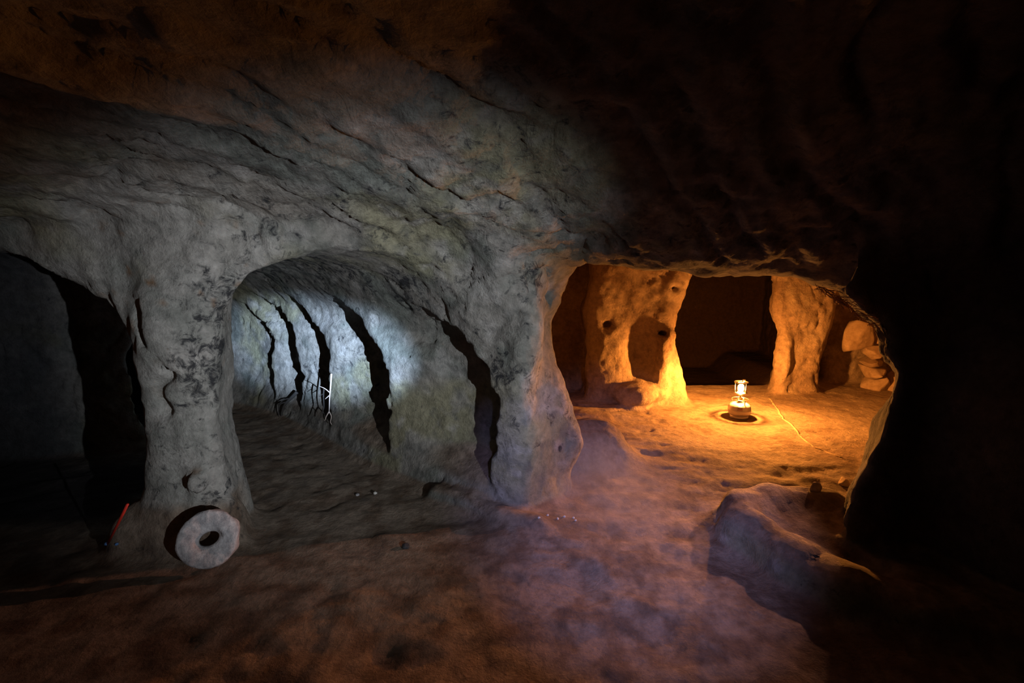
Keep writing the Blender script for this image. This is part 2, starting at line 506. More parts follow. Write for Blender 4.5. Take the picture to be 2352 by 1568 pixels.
for px, py, Y, r in ((490, 720, 2.65, 0.16), (490, 830, 2.6, 0.20), (500, 660, 2.65, 0.14), (470, 900, 2.6, 0.12), (440, 800, 2.6, 0.12), (485, 640, 2.6, 0.10), (975, 830, 3.35, 0.13), (985, 880, 3.3, 0.10), (1160, 850, 3.0, 0.13),
                     (1230, 640, 2.9, 0.12), (1180, 770, 3.0, 0.09), (960, 640, 3.4, 0.25), (640, 650, 3.6, 0.5), (560, 690, 4.2, 0.5), (760, 660, 3.4, 0.3), (520, 1130, 2.6, 0.09)):  # sooty patches; the wide ones on the tunnel vault are painted shade
    soot_shade = np.maximum(soot_shade, np.minimum(1, 1.2 * near(at(px, py, Y), r * 1.25)))
soot_shade = np.clip(soot_shade * (1 - is_floor) * (1 - 0.7 * inroom), 0, 1)
crown_shade = is_ceil * sstep(2.0, 2.30, VP[:, 2])
rust = sstep(0.0, 0.45, fbm(VP * 2.4, 4, 111)) * is_ceil * sstep(0.2, -1.4, VP[:, 0] * 0.7 + VP[:, 1] * 0.5 - 0.9)
colr = mixc(colr, (0.26, 0.17, 0.10), rust * 0.5)
colr = mixc(colr, (0.12, 0.10, 0.09), crown_shade * 0.8)  # shade painted into the colour at the top of the vault
spots = sstep(0.40, 0.55, fbm(VP * 19, 3, 121)) * 0.8 * near(at(390, 640, 2.6), 0.45)
colr = mixc(colr, (0.33, 0.15, 0.05), spots)
earth = np.clip(is_floor + sstep(0.32, 0.24, VP[:, 2] + 0.04 * mott2) * sstep(-0.6, -1.2, VP[:, 0]) * sstep(3.0, 2.8, VP[:, 1]), 0, 1)
earthc = mixc(np.tile(np.array([0.36, 0.275, 0.21]), (len(VP), 1)), (0.22, 0.15, 0.105), sstep(-0.15, 0.35, mott2))
earthc = mixc(earthc, (0.13, 0.10, 0.085), sstep(0.16, 0.42, fbm(VP * 8.0 + warp, 5, 171, 0.65)) * 0.5)
inner = sstep(3.2, 4.0, VP[:, 1]) * sstep(-0.2, 0.2, VP[:, 0])
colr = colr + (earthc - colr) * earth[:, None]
sand = mixc(np.tile(np.array([0.50, 0.38, 0.27]), (len(VP), 1)), (0.36, 0.25, 0.17), sstep(-0.2, 0.4, mott))
sand = mixc(sand, (0.20, 0.13, 0.09), sstep(0.25, 0.5, mott2) * 0.6)
colr = colr + (sand - colr) * (inner * 0.9)[:, None]

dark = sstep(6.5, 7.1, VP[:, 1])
colr = mixc(colr, (0.045, 0.022, 0.014), dark * 0.97)  # painted shade: darkens the chamber behind the lantern room
colr = mixc(colr, (0.05, 0.045, 0.05), sstep(0.8, 2.5, VP[:, 0] + 0.3 * mott) * sstep(3.1, 2.9, VP[:, 1]) * (1 - is_floor * sstep(0.3, 0.2, VP[:, 2])) * 0.85)  # right-hand rock and the ceiling over it blackened as painted shade
colr = mixc(colr, (0.018, 0.018, 0.025), sstep(2.7, 2.95, VP[:, 1]) * sstep(-2.3, -2.7, VP[:, 0]) * sstep(-2.4, -2.8, VP[:, 0] + 0 * VP[:, 1]) * (1 - sstep(3.6, 4.2, VP[:, 1]) * sstep(-4.0, -3.4, VP[:, 0])) * 0.9)  # left passage coloured near black in place of shade

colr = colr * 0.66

# ------------------------------------------------------------------ materials
def new_mat(name):
    m = bpy.data.materials.new(name)
    m.use_nodes = True
    nt = m.node_tree
    return m, nt, nt.nodes['Principled BSDF']
def rock_material():
    m, nt, b = new_mat('cave_rock')
    N, L = nt.nodes, nt.links
    att = N.new('ShaderNodeAttribute')
    att.attribute_name = 'stone'
    lay = N.new('ShaderNodeAttribute')
    lay.attribute_name = 'layered'
    tc = N.new('ShaderNodeTexCoord')
    n1 = N.new('ShaderNodeTexNoise')
    n1.inputs['Scale'].default_value = 22
    n1.inputs['Detail'].default_value = 9
    n1.inputs['Roughness'].default_value = 0.68
    n2 = N.new('ShaderNodeTexNoise')
    n2.inputs['Scale'].default_value = 75
    n2.inputs['Detail'].default_value = 6
    n2.inputs['Roughness'].default_value = 0.6
    mp = N.new('ShaderNodeMapping')
    mp.inputs['Rotation'].default_value = (0, 0, math.atan2(0.62, 0.78))
    mp.inputs['Scale'].default_value = (15, 4.5, 8)
    n3 = N.new('ShaderNodeTexNoise')
    n3.inputs['Scale'].default_value = 1.0
    n3.inputs['Detail'].default_value = 6
    n3.inputs['Distortion'].default_value = 1.2
    L.new(tc.outputs['Object'], n1.inputs['Vector'])
    L.new(tc.outputs['Object'], n2.inputs['Vector'])
    L.new(tc.outputs['Object'], mp.inputs['Vector'])
    L.new(mp.outputs['Vector'], n3.inputs['Vector'])
    ramp = N.new('ShaderNodeMapRange')
    ramp.inputs['From Min'].default_value = 0.3
    ramp.inputs['From Max'].default_value = 0.7
    ramp.inputs['To Min'].default_value = 0.62
    ramp.inputs['To Max'].default_value = 1.22
    L.new(n1.outputs['Fac'], ramp.inputs['Value'])
    mul = N.new('ShaderNodeVectorMath')
    mul.operation = 'SCALE'
    L.new(att.outputs['Color'], mul.inputs[0])
    L.new(ramp.outputs['Result'], mul.inputs['Scale'])
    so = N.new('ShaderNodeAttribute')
    so.attribute_name = 'sooty'  # carries soot and the shade painted on the tunnel vault
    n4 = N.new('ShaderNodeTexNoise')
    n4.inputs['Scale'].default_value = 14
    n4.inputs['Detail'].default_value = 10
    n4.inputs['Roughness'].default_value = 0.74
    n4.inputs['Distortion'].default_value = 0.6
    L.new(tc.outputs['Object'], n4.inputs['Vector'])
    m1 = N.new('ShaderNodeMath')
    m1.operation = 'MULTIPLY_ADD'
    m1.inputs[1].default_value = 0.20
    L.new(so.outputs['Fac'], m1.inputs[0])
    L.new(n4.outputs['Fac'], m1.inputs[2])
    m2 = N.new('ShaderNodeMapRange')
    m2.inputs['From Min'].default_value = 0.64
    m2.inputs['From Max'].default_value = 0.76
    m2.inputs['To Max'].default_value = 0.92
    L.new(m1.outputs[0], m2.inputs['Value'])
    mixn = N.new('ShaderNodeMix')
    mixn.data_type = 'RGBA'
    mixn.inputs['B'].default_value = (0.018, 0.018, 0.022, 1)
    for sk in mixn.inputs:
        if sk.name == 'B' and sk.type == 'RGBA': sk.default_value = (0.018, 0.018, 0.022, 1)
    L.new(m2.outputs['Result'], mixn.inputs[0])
    L.new(mul.outputs['Vector'], [k for k in mixn.inputs if k.name == 'A' and k.type == 'RGBA'][0])
    L.new([k for k in mixn.outputs if k.type == 'RGBA'][0], b.inputs['Base Color'])
    b.inputs['Roughness'].default_value = 0.92
    b.inputs['Specular IOR Level'].default_value = 0.2
    a1 = N.new('ShaderNodeMath')
    a1.operation = 'MULTIPLY_ADD'
    a1.inputs[1].default_value = 0.28
    L.new(n2.outputs['Fac'], a1.inputs[0])
    L.new(n1.outputs['Fac'], a1.inputs[2])
    a2 = N.new('ShaderNodeMath')
    a2.operation = 'MULTIPLY'
    L.new(n3.outputs['Fac'], a2.inputs[0])
    L.new(lay.outputs['Fac'], a2.inputs[1])
    a3 = N.new('ShaderNodeMath')
    a3.operation = 'MULTIPLY_ADD'
    a3.inputs[1].default_value = 0.8
    L.new(a2.outputs[0], a3.inputs[0])
    L.new(a1.outputs[0], a3.inputs[2])
    bp = N.new('ShaderNodeBump')
    bp.inputs['Strength'].default_value = 0.85
    bp.inputs['Distance'].default_value = 0.022
    L.new(a3.outputs[0], bp.inputs['Height'])
    L.new(bp.outputs['Normal'], b.inputs['Normal'])
    return m
def stone_material(name, c1, c2, scale=18, bump=0.012, rough=0.9):
    m, nt, b = new_mat(name)
    N, L = nt.nodes, nt.links
    tc = N.new('ShaderNodeTexCoord')
    n1 = N.new('ShaderNodeTexNoise')
    n1.inputs['Scale'].default_value = scale
    n1.inputs['Detail'].default_value = 9
    n1.inputs['Roughness'].default_value = 0.66
    L.new(tc.outputs['Object'], n1.inputs['Vector'])
    r = N.new('ShaderNodeValToRGB')
    r.color_ramp.elements[0].position = 0.32
    r.color_ramp.elements[1].position = 0.68
    r.color_ramp.elements[0].color = (*c1, 1)
    r.color_ramp.elements[1].color = (*c2, 1)
    L.new(n1.outputs['Fac'], r.inputs['Fac'])
    L.new(r.outputs['Color'], b.inputs['Base Color'])
    b.inputs['Roughness'].default_value = rough
    b.inputs['Specular IOR Level'].default_value = 0.2
    bp = N.new('ShaderNodeBump')
    bp.inputs['Strength'].default_value = 0.8
    bp.inputs['Distance'].default_value = bump
    L.new(n1.outputs['Fac'], bp.inputs['Height'])
    L.new(bp.outputs['Normal'], b.inputs['Normal'])
    return m
def plain_material(name, c, rough=0.5, metal=0.0, var=0.15, scale=30):
    m, nt, b = new_mat(name)
    N, L = nt.nodes, nt.links
    tc = N.new('ShaderNodeTexCoord')
    n1 = N.new('ShaderNodeTexNoise')
    n1.inputs['Scale'].default_value = scale
    n1.inputs['Detail'].default_value = 5
    L.new(tc.outputs['Object'], n1.inputs['Vector'])
    r = N.new('ShaderNodeValToRGB')
    r.color_ramp.elements[0].color = (*[v * (1 - var) for v in c], 1)
    r.color_ramp.elements[1].color = (*[min(1, v * (1 + var)) for v in c], 1)
    L.new(n1.outputs['Fac'], r.inputs['Fac'])
    L.new(r.outputs['Color'], b.inputs['Base Color'])
    b.inputs['Roughness'].default_value = rough
    b.inputs['Metallic'].default_value = metal
    return m
ROCK = rock_material()
M_QUERN = stone_material('quern_stone', (0.22, 0.21, 0.22), (0.52, 0.49, 0.49), 26, 0.02)
M_SAND = stone_material('sandstone_block', (0.22, 0.15, 0.09), (0.38, 0.28, 0.19), 14)
M_DARKSTONE = stone_material('dark_stone', (0.03, 0.03, 0.035), (0.07, 0.065, 0.07), 30)
M_PALE = stone_material('pale_pebble', (0.42, 0.40, 0.37), (0.62, 0.6, 0.56), 40, 0.004)
M_ROOT_PALE = plain_material('pale_root', (0.55, 0.46, 0.42), 0.8)
M_STRAND_DARK = plain_material('dark_strand', (0.035, 0.03, 0.028), 0.9)  # includes the strand that stands in for a cast shadow
M_FIBRE = plain_material('root_fibre', (0.36, 0.20, 0.11), 0.9)
M_RED = plain_material('red_paint', (0.55, 0.035, 0.02), 0.45)
M_BLUE = plain_material('blue_plastic', (0.10, 0.24, 0.55), 0.4)
M_BOTTLE = plain_material('grey_enamel', (0.46, 0.42, 0.44), 0.30, 0.35, 0.12, 14)
M_STEEL = plain_material('bright_steel', (0.75, 0.72, 0.68), 0.25, 1.0, 0.08)
M_BRASS = plain_material('brass', (0.62, 0.45, 0.18), 0.3, 1.0, 0.1)
M_BLACK = plain_material('black_plastic', (0.03, 0.03, 0.03), 0.45)
M_STICKER = plain_material('mauve_sticker', (0.30, 0.20, 0.22), 0.6)
M_CRACK = stone_material('crack_lip', (0.30, 0.22, 0.14), (0.46, 0.34, 0.22), 30, 0.004)

# ------------------------------------------------------------------ object helpers
def tag(o, label=None, cat=None, group=None, kind=None):
    if label: o['label'] = label
    if cat: o['category'] = cat
    if group: o['group'] = group
    if kind: o['kind'] = kind
    return o
def empty(name, loc):
    o = bpy.data.objects.new(name, None)
    o.location = loc
    o.empty_display_size = 0.05
    COL.objects.link(o)
    return o
def mesh_obj(name, bm, mat, parent=None, loc=None, smooth=True):
    me = bpy.data.meshes.new(name)
    bmesh.ops.recalc_face_normals(bm, faces=bm.faces)
    bm.to_mesh(me)
    bm.free()
    me.materials.append(mat)
    if smooth:
        me.polygons.foreach_set('use_smooth', [True] * len(me.polygons))
    o = bpy.data.objects.new(name, me)
    COL.objects.link(o)
    if parent: o.parent = parent
    if loc is not None: o.location = loc
    return o
def lathe(bm, prof, seg=40, close=False):
    rings = []
    for r, z in prof:
        if r < 1e-5:
            rings.append([bm.verts.new((0, 0, z))])
        else:
            rings.append([bm.verts.new((r * math.cos(2 * math.pi * i / seg), r * math.sin(2 * math.pi * i / seg), z)) for i in range(seg)])
    pairs = list(zip(rings, rings[1:]))
    if close: pairs.append((rings[-1], rings[0]))
    for a, b in pairs:
        for i in range(seg):
            j = (i + 1) % seg
            if len(a) == 1 and len(b) == 1: continue
            if len(a) == 1: bm.faces.new((a[0], b[i], b[j]))
            elif len(b) == 1: bm.faces.new((a[i], a[j], b[0]))
            else: bm.faces.new((a[i], a[j], b[j], b[i]))
def tube(bm, pts, radii, seg=8):
    pts = [Vector(p) for p in pts]
    if not hasattr(radii, '__len__'): radii = [radii] * len(pts)
    rings = []
    ref = Vector((0.3, 0.2, 0.93)).normalized()
    for i, p in enumerate(pts):
        t = (pts[min(i + 1, len(pts) - 1)] - pts[max(i - 1, 0)]).normalized()
        a = t.cross(ref)
        if a.length < 0.05: a = t.cross(Vector((1, 0, 0)))
        a.normalize()
        b = t.cross(a)
        rings.append([bm.verts.new(p + (a * math.cos(2 * math.pi * k / seg) + b * math.sin(2 * math.pi * k / seg)) * radii[i]) for k in range(seg)])
    for r0, r1 in zip(rings, rings[1:]):
        for k in range(seg):
            bm.faces.new((r0[k], r0[(k + 1) % seg], r1[(k + 1) % seg], r1[k]))
    bm.faces.new(rings[0])
    bm.faces.new(rings[-1])
def torus(bm, R, r, z, seg=40, sub=8):
    lathe(bm, [(R + r * math.cos(2 * math.pi * k / sub), z + r * math.sin(2 * math.pi * k / sub)) for k in range(sub)], seg, close=True)
def rough_stone(size, seed, sub=3, amp=0.16, facets=9, cut=(0.62, 0.86)):
    """broken stone: a ball cut by random planes, then weathered"""
    bm = bmesh.new()
    bmesh.ops.create_icosphere(bm, subdivisions=sub, radius=1)
    r = random.Random(seed)
    planes = []
    for _ in range(facets):
        n = Vector((r.gauss(0, 1), r.gauss(0, 1), r.gauss(0, 1))).normalized()
        planes.append((n, r.uniform(*cut)))
    P = np.array([v.co for v in bm.verts])
    nz = fbm(P * 1.7 + seed * 3.1, 3, seed)
    for v, q in zip(bm.verts, nz):
        for n, d in planes:
            e = v.co.dot(n) - d
            if e > 0: v.co -= n * e * 0.92
        v.co *= 1 + amp * q
        v.co.x *= size[0]
        v.co.y *= size[1]
        v.co.z *= size[2]
    return bm

# ------------------------------------------------------------------ cut the cave skin into the pieces of the setting
cen = VP[QF].mean(1)
fnz = VN[QF].mean(1)
x, y, z = cen[:, 0], cen[:, 1], cen[:, 2]
nzv = fnz[:, 2]
region = np.full(len(QF), 0)
NAMES = ['wall_left', 'floor', 'ceiling', 'rock_pillar', 'rock_pier', 'rock_buttress', 'rock_column', 'wall_back', 'wall_right', 'rock_bench', 'wall_rear']
LABELS = {
    'wall_left': 'grey-green tunnel wall with ribs and dark clefts beside the left pillar',
    'floor': 'uneven earthen cave floor, brown in front and orange around the lantern',
    'ceiling': 'low vaulted sandstone ceiling scored with curved tool marks',
    'rock_pillar': 'grey sooty rock pillar behind the round millstone',
    'rock_pier': 'pale rock pier between the tunnel and the lantern room',
    'rock_buttress': 'wide orange-lit rock mass with sockets behind the lantern, left of the dark doorway',
    'rock_column': 'orange-lit rock column on the far side of the dark doorway, beside the loose stones',
    'wall_back': 'dim back wall of the lantern room and of the chamber behind it',
    'wall_right': 'black unlit rock wall beside the lantern room mouth',
    'rock_bench': 'low rock bench with a rounded rim in front of the black wall',
    'wall_rear': 'rear cave wall behind the viewpoint',
}
tsC, tdC = path_coords(T_PATH, x, y)
region[(y < 0.2) & (np.abs(nzv) < 0.75)] = 10
region[(x > 0.1) & (y > 3.2)] = 7
region[(x > 1.5) & (y < 3.6) & (y > 0.2)] = 8
region[(x > -0.35) & (x < 0.75) & (y > 2.35) & (y < 3.9) & (z > 0.02)] = 4
pil_l = -1.95 - 0.22 * (y - 2.6)
region[(np.abs(x + 1.83) < 0.62) & (y > 2.2) & (y < 3.2) & (z < 1.9) & (tdC < -0.3)] = 3
region[(x > 0.55) & (x < 2.2) & (y > 4.95) & (y < 6.3)] = 5
region[(x > 2.7) & (x < 4.3) & (y > 5.45) & (y < 6.9)] = 6
region[(nzv < -0.42) & (z > 1.45)] = 2
region[(nzv < -0.15) & (z > 1.62) & (y < 2.6)] = 2
region[(nzv > 0.62) & (z < 0.46)] = 1
bench_poly = [(1.05, 2.95), (1.08, 2.5), (1.25, 2.15), (1.55, 1.85), (2.0, 1.55), (2.7, 1.25), (3.2, 1.4), (3.2, 3.1), (1.3, 3.12)]
inb = poly_sdf(x.astype(np.float32), y.astype(np.float32), bench_poly) < 0
region[inb & (z > 0.055) & (z < 0.36)] = 9
for q, nm in enumerate(NAMES):
    m = region == q
    if not m.any(): continue
    used, inv = np.unique(QF[m], return_inverse=True)
    Q = inv.reshape(-1, 4)
    me = bpy.data.meshes.new(nm)
    me.vertices.add(len(used))
    me.vertices.foreach_set('co', VP[used].ravel())
    me.loops.add(Q.size)
    me.loops.foreach_set('vertex_index', Q.ravel().astype(np.int32))
    me.polygons.add(len(Q))
    me.polygons.foreach_set('loop_start', np.arange(0, Q.size, 4, dtype=np.int32))
    me.polygons.foreach_set('use_smooth', np.ones(len(Q), bool))
    me.update(calc_edges=True)
    ca = me.attributes.new('stone', 'FLOAT_COLOR', 'POINT')
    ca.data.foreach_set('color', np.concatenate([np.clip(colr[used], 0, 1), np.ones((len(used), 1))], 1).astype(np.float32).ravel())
    la = me.attributes.new('layered', 'FLOAT', 'POINT')
    la.data.foreach_set('value', is_ceil[used].astype(np.float32))
    sa = me.attributes.new('sooty', 'FLOAT', 'POINT')  # soot together with the vault's painted shade
    sa.data.foreach_set('value', soot_shade[used].astype(np.float32))
    me.normals_split_custom_set_from_vertices(VN[used].tolist())
    me.materials.append(ROCK)
    o = bpy.data.objects.new(nm, me)
    COL.objects.link(o)
    tag(o, LABELS[nm], None, None, 'structure')

BVH = BVHTree.FromPolygons(VP.tolist(), QF.tolist())
def hit(px, py, back=0.0):
    """where the sight line of that pixel meets the rock, pulled back towards the viewer"""
    r = ray(px, py).normalized()
    p, n, i, d = BVH.ray_cast(Vector((0, 0, CAM_Z)), r)
    return p - r * back
def ground(x, y, z0=1.0):
    p, n, i, d = BVH.ray_cast(Vector((x, y, z0)), Vector((0, 0, -1)))
    return p.z

# ------------------------------------------------------------------ millstone leaning on the pillar
def millstone():
    R, r0, th = 0.149, 0.036, 0.062
    bm = bmesh.new()
    seg = 96
    prof = [(r0 * 1.0, -th * 0.5), (r0 * 0.95, 0.0), (r0 * 1.05, th * 0.20), (r0 * 1.35, th * 0.33), (0.070, th * 0.42), (0.085, th * 0.49), (0.115, th * 0.52), (0.138, th * 0.47), (0.149, th * 0.38),
            (R, th * 0.20), (R * 1.01, -th * 0.1), (R * 0.98, -th * 0.4), (0.140, -th * 0.5), (0.09, -th * 0.52)]
    lathe(bm, prof, seg, close=True)
    P = np.array([v.co for v in bm.verts])
    a = np.arctan2(P[:, 1], P[:, 0])
    rr = np.hypot(P[:, 0], P[:, 1])
    ed = sstep(0.11, 0.155, rr)
    n1 = fbm(P * 22, 4, 3)
    n2 = fbm(np.stack([np.cos(a) * 2.2, np.sin(a) * 2.2, P[:, 2] * 14], 1), 3, 8)
    for v, e, q1, q2, ang in zip(bm.verts, ed, n1, n2, a):
        k = 1 + e * 0.10 * q2
        v.co.x *= k
        v.co.y *= k
        v.co.z += 0.008 * q1 - 0.012 * e * q2
        if e < 0.05 and math.hypot(v.co.x, v.co.y) < 0.06:
            v.co.x *= 1.45                               # the worn eye is longer than it is wide
    return bm
mz = mesh_obj('millstone', millstone(), M_QUERN)
nrm = Vector((0.30, -0.90, 0.36)).normalized()
q = nrm.to_track_quat('Z', 'Y')
mz.rotation_mode = 'QUATERNION'
mz.rotation_quaternion = q @ Matrix.Rotation(math.radians(20), 3, 'Z').to_quaternion()
mc = at(480, 1237, 2.40)
mz.location = mc
tag(mz, 'round grey millstone with a worn central hole leaning against the pillar foot', 'millstone')

# ------------------------------------------------------------------ gas lantern
def lantern():
    base = hit(1697, 958)
    t = empty('gas_lantern', (base.x, base.y, ground(base.x, base.y) - 0.004))
    tag(t, 'lit camping gas lantern on a squat grey gas bottle, standing on the orange floor', 'lantern')
    bm = bmesh.new()
    lathe(bm, [(0, 0.030), (0.070, 0.030), (0.090, 0.036), (0.105, 0.050), (0.109, 0.064), (0.109, 0.084), (0.1105, 0.086), (0.1105, 0.091), (0.109, 0.093), (0.108, 0.112), (0.100, 0.134), (0.084, 0.150),
               (0.060, 0.160), (0.030, 0.164), (0.022, 0.168), (0, 0.168)], 56)
    bottle = mesh_obj('gas_bottle', bm, M_BOTTLE, t)
    bm = bmesh.new()
    lathe(bm, [(0.084, 0.0), (0.087, 0.0), (0.088, 0.036), (0.084, 0.036)], 48, close=True)
    mesh_obj('foot_ring', bm, M_BOTTLE, bottle)
    bm = bmesh.new()
    n = 10
    verts = []
    for zz, rr in ((0.100, 0.1105), (0.116, 0.1085), (0.134, 0.1020), (0.149, 0.0870)):
        verts.append([bm.verts.new((rr * math.cos(a), rr * math.sin(a), zz)) for a in np.linspace(math.radians(-125), math.radians(-100), n)])
    for a, b in zip(verts, verts[1:]):
        for i in range(n - 1): bm.faces.new((a[i], a[i + 1], b[i + 1], b[i]))
    st = mesh_obj('sticker', bm, M_STICKER, bottle)
    md = st.modifiers.new('thickness', 'SOLIDIFY')
    md.thickness = 0.0012
    md.offset = 1
    bm = bmesh.new()
    torus(bm, 0.079, 0.0042, 0.198)
    mesh_obj('carry_ring', bm, M_STEEL, t)
    for k in range(3):
        a = math.radians(40 + 120 * k)
        bm = bmesh.new()
        tube(bm, [(0.074 * math.cos(a), 0.074 * math.sin(a), 0.148), (0.079 * math.cos(a), 0.079 * math.sin(a), 0.198)], 0.0055, 8)
        mesh_obj('ring_post', bm, M_STEEL, t)
    bm = bmesh.new()
    lathe(bm, [(0, 0.160), (0.016, 0.160), (0.016, 0.176), (0.022, 0.178), (0.022, 0.192), (0.012, 0.196), (0.009, 0.226), (0, 0.226)], 24)
    mesh_obj('valve', bm, M_BRASS, t)
    bm = bmesh.new()
    lathe(bm, [(0, 0), (0.013, 0), (0.015, 0.004), (0.015, 0.016), (0.011, 0.020), (0, 0.020)], 16)
    kn = mesh_obj('control_knob', bm, M_BLACK, t)
    kn.location = (-0.018, -0.012, 0.190)
    kn.rotation_euler = (math.radians(70), 0, math.radians(-55))
    bm = bmesh.new()
    lathe(bm, [(0, 0.222), (0.010, 0.222), (0.014, 0.232), (0.024, 0.240), (0.026, 0.246), (0.026, 0.250), (0.012, 0.254), (0, 0.254)], 32)
    mesh_obj('burner_cup', bm, M_STEEL, t)
    bm = bmesh.new()
    lathe(bm, [(0.038, 0.261), (0.058, 0.260), (0.062, 0.264), (0.062, 0.268), (0.058, 0.266), (0.038, 0.265)], 48, close=True)
    lathe(bm, [(0, 0.254), (0.014, 0.254), (0.016, 0.262), (0, 0.266)], 24)
    for k in range(6):
        a = math.radians(60 * k)
        tube(bm, [(0.012 * math.cos(a), 0.012 * math.sin(a), 0.259), (0.054 * math.cos(a), 0.054 * math.sin(a), 0.264)], 0.0028, 6)
    mesh_obj('base_plate', bm, M_STEEL, t)
    for k in range(3):
        a = math.radians(175 + 120 * k)
        bm = bmesh.new()
        tube(bm, [(0.056 * math.cos(a), 0.056 * math.sin(a), 0.264), (0.060 * math.cos(a), 0.060 * math.sin(a), 0.376)], 0.0026, 6)
        mesh_obj('guard_rod', bm, M_STEEL, t)
    bm = bmesh.new()
    torus(bm, 0.0655, 0.0042, 0.376, 44, 8)
    for k in range(3):
        a = math.radians(30 + 60 * k)
        tube(bm, [(0.065 * math.cos(a), 0.065 * math.sin(a), 0.376), (0, 0, 0.381), (-0.065 * math.cos(a), -0.065 * math.sin(a), 0.376)], 0.0024, 6)
    lathe(bm, [(0, 0.377), (0.020, 0.377), (0.022, 0.380), (0.020, 0.384), (0, 0.385)], 24)
    tp = mesh_obj('top_rack', bm, M_STEEL, t)
    bm = bmesh.new()
    lathe(bm, [(0, 0.380), (0.013, 0.380), (0.013, 0.394), (0.016, 0.397), (0.016, 0.404), (0.010, 0.408), (0, 0.408)], 20)
    kb = mesh_obj('top_knob', bm, M_STEEL, tp)
    kb.location = (0.022, -0.01, 0)
    # thin glass chimney
    g, nt, b = new_mat('chimney_glass')
    nt.nodes.remove(b)
    tr = nt.nodes.new('ShaderNodeBsdfTransparent')
    gl = nt.nodes.new('ShaderNodeBsdfGlossy')
    gl.inputs['Roughness'].default_value = 0.03
    lw = nt.nodes.new('ShaderNodeLayerWeight')
    lw.inputs['Blend'].default_value = 0.25
    mx = nt.nodes.new('ShaderNodeMixShader')
    nt.links.new(lw.outputs['Fresnel'], mx.inputs[0])
    nt.links.new(tr.outputs[0], mx.inputs[1])
    nt.links.new(gl.outputs[0], mx.inputs[2])
    nt.links.new(mx.outputs[0], nt.nodes['Material Output'].inputs[0])
    bm = bmesh.new()
    lathe(bm, [(0.047, 0.268), (0.050, 0.290), (0.051, 0.330), (0.049, 0.370), (0.0475, 0.370), (0.0495, 0.330), (0.0485, 0.290), (0.0455, 0.268)], 40, close=True)
    mesh_obj('glass_chimney', bm, g, t)
    em, nt, b = new_mat('glowing_mantle')
    b.inputs['Emission Color'].default_value = (1.0, 0.34, 0.055, 1)
    b.inputs['Emission Strength'].default_value = 8500
    bm = bmesh.new()
    lathe(bm, [(0, 0.276), (0.014, 0.279), (0.025, 0.292), (0.028, 0.312), (0.025, 0.334), (0.014, 0.352), (0.008, 0.358), (0, 0.358)], 28)
    mesh_obj('mantle', bm, em, t)
    return t
LAN = lantern()

# ------------------------------------------------------------------ loose stones stacked at the back of the inner room
stones = empty('stone_stack', at(1990, 925, 6.1))
tag(stones, 'loose stack of broken sandstone blocks filling the gap at the back of the lantern room', 'stones')
def block(px, py, w_, h_, Y, seed, rot):
    bm = rough_stone((w_ / F_PX * Y * 0.84, 0.24, h_ / F_PX * Y * 0.84), seed, 4, 0.06, 15, (0.44, 0.66))
    o = mesh_obj('stone', bm, M_SAND, stones)
    o.location = at(px, py, Y) - stones.location
    o.rotation_euler = (0, rot, 0)
for args in ((1972, 776, 46, 56, 6.02, 1, 0.1), (2002, 806, 34, 24, 6.0, 3, 0.2), (2000, 832, 36, 26, 6.02, 4, 0.0), (2008, 852, 46, 24, 6.0, 5, 0.15),
             (2012, 884, 54, 50, 5.98, 6, -0.2), (2048, 890, 30, 56, 5.95, 7, 0.1), (2025, 920, 46, 20, 5.96, 8, 0.0), (1992, 922, 40, 18, 6.0, 9, 0.1), (2010, 766, 32, 36, 6.06, 11, 0.0)):
    block(*args)

# ------------------------------------------------------------------ pale root hanging in the tunnel, its shadow strand, a dark strand
def root(name, strands, mat, label, back, group=None):
    bm = bmesh.new()
    o0 = hit(*strands[0][0][0], back)
    for pts, r in strands:
        w_ = []
        for i, p in enumerate(pts):
            w_.append(hit(p[0], p[1], back) - o0)
        # keep a strand smooth in depth
        ys = [v.length for v in w_]
        path = catmull([tuple(v) for v in w_], 4) if len(w_) > 1 else w_
        n = len(path)
        tube(bm, [tuple(v) for v in path], [r * (1 - 0.6 * i / (n - 1)) for i in range(n)], 6)
    o = mesh_obj(name, bm, mat)
    o.location = o0
    tag(o, label, 'root', group)
def flat_root(name, strands, mat, label, Y):
    bm = bmesh.new()
    o0 = at(*strands[0][0][0], Y)
    for pts, r in strands:
        path = catmull([tuple(at(p[0], p[1], Y + (p[2] if len(p) > 2 else 0)) - o0) for p in pts], 5)
        n = len(path)
        tube(bm, [tuple(v) for v in path], [r * (1 - 0.55 * i / (n - 1)) for i in range(n)], 6)
    o = mesh_obj(name, bm, mat)
    o.location = o0
    tag(o, label, 'root')
ry = hit(762, 930).y - 0.06
flat_root('root', [([(761, 858), (759, 890, -.01), (757, 915, -.02), (756, 945, -.02)], 0.0085), ([(756, 945, -.02), (750, 955, -.03), (746, 966, -.03)], 0.006), ([(756, 945, -.02), (761, 956), (759, 968), (762, 975)], 0.005),
                   ([(756, 908, -.01), (747, 916, -.03)], 0.005), ([(757, 901, -.01), (746, 892, -.04), (732, 886, -.03)], 0.005)], M_ROOT_PALE, 'pale forked root hanging down in front of a cleft in the tunnel wall', ry)
flat_root('root', [([(744, 893), (743, 910, -.01), (744, 935, -.01), (741, 945)], 0.007), ([(741, 945), (735, 960), (731, 966)], 0.004), ([(741, 945), (748, 955)], 0.004), ([(744, 902), (733, 911)], 0.004)],
          M_STRAND_DARK, 'short dark strand standing in for the shadow of the pale forked root', ry + 0.04)  # cast shadow of the pale root modelled as a dark strand
r2 = hit(672, 920).y - 0.05
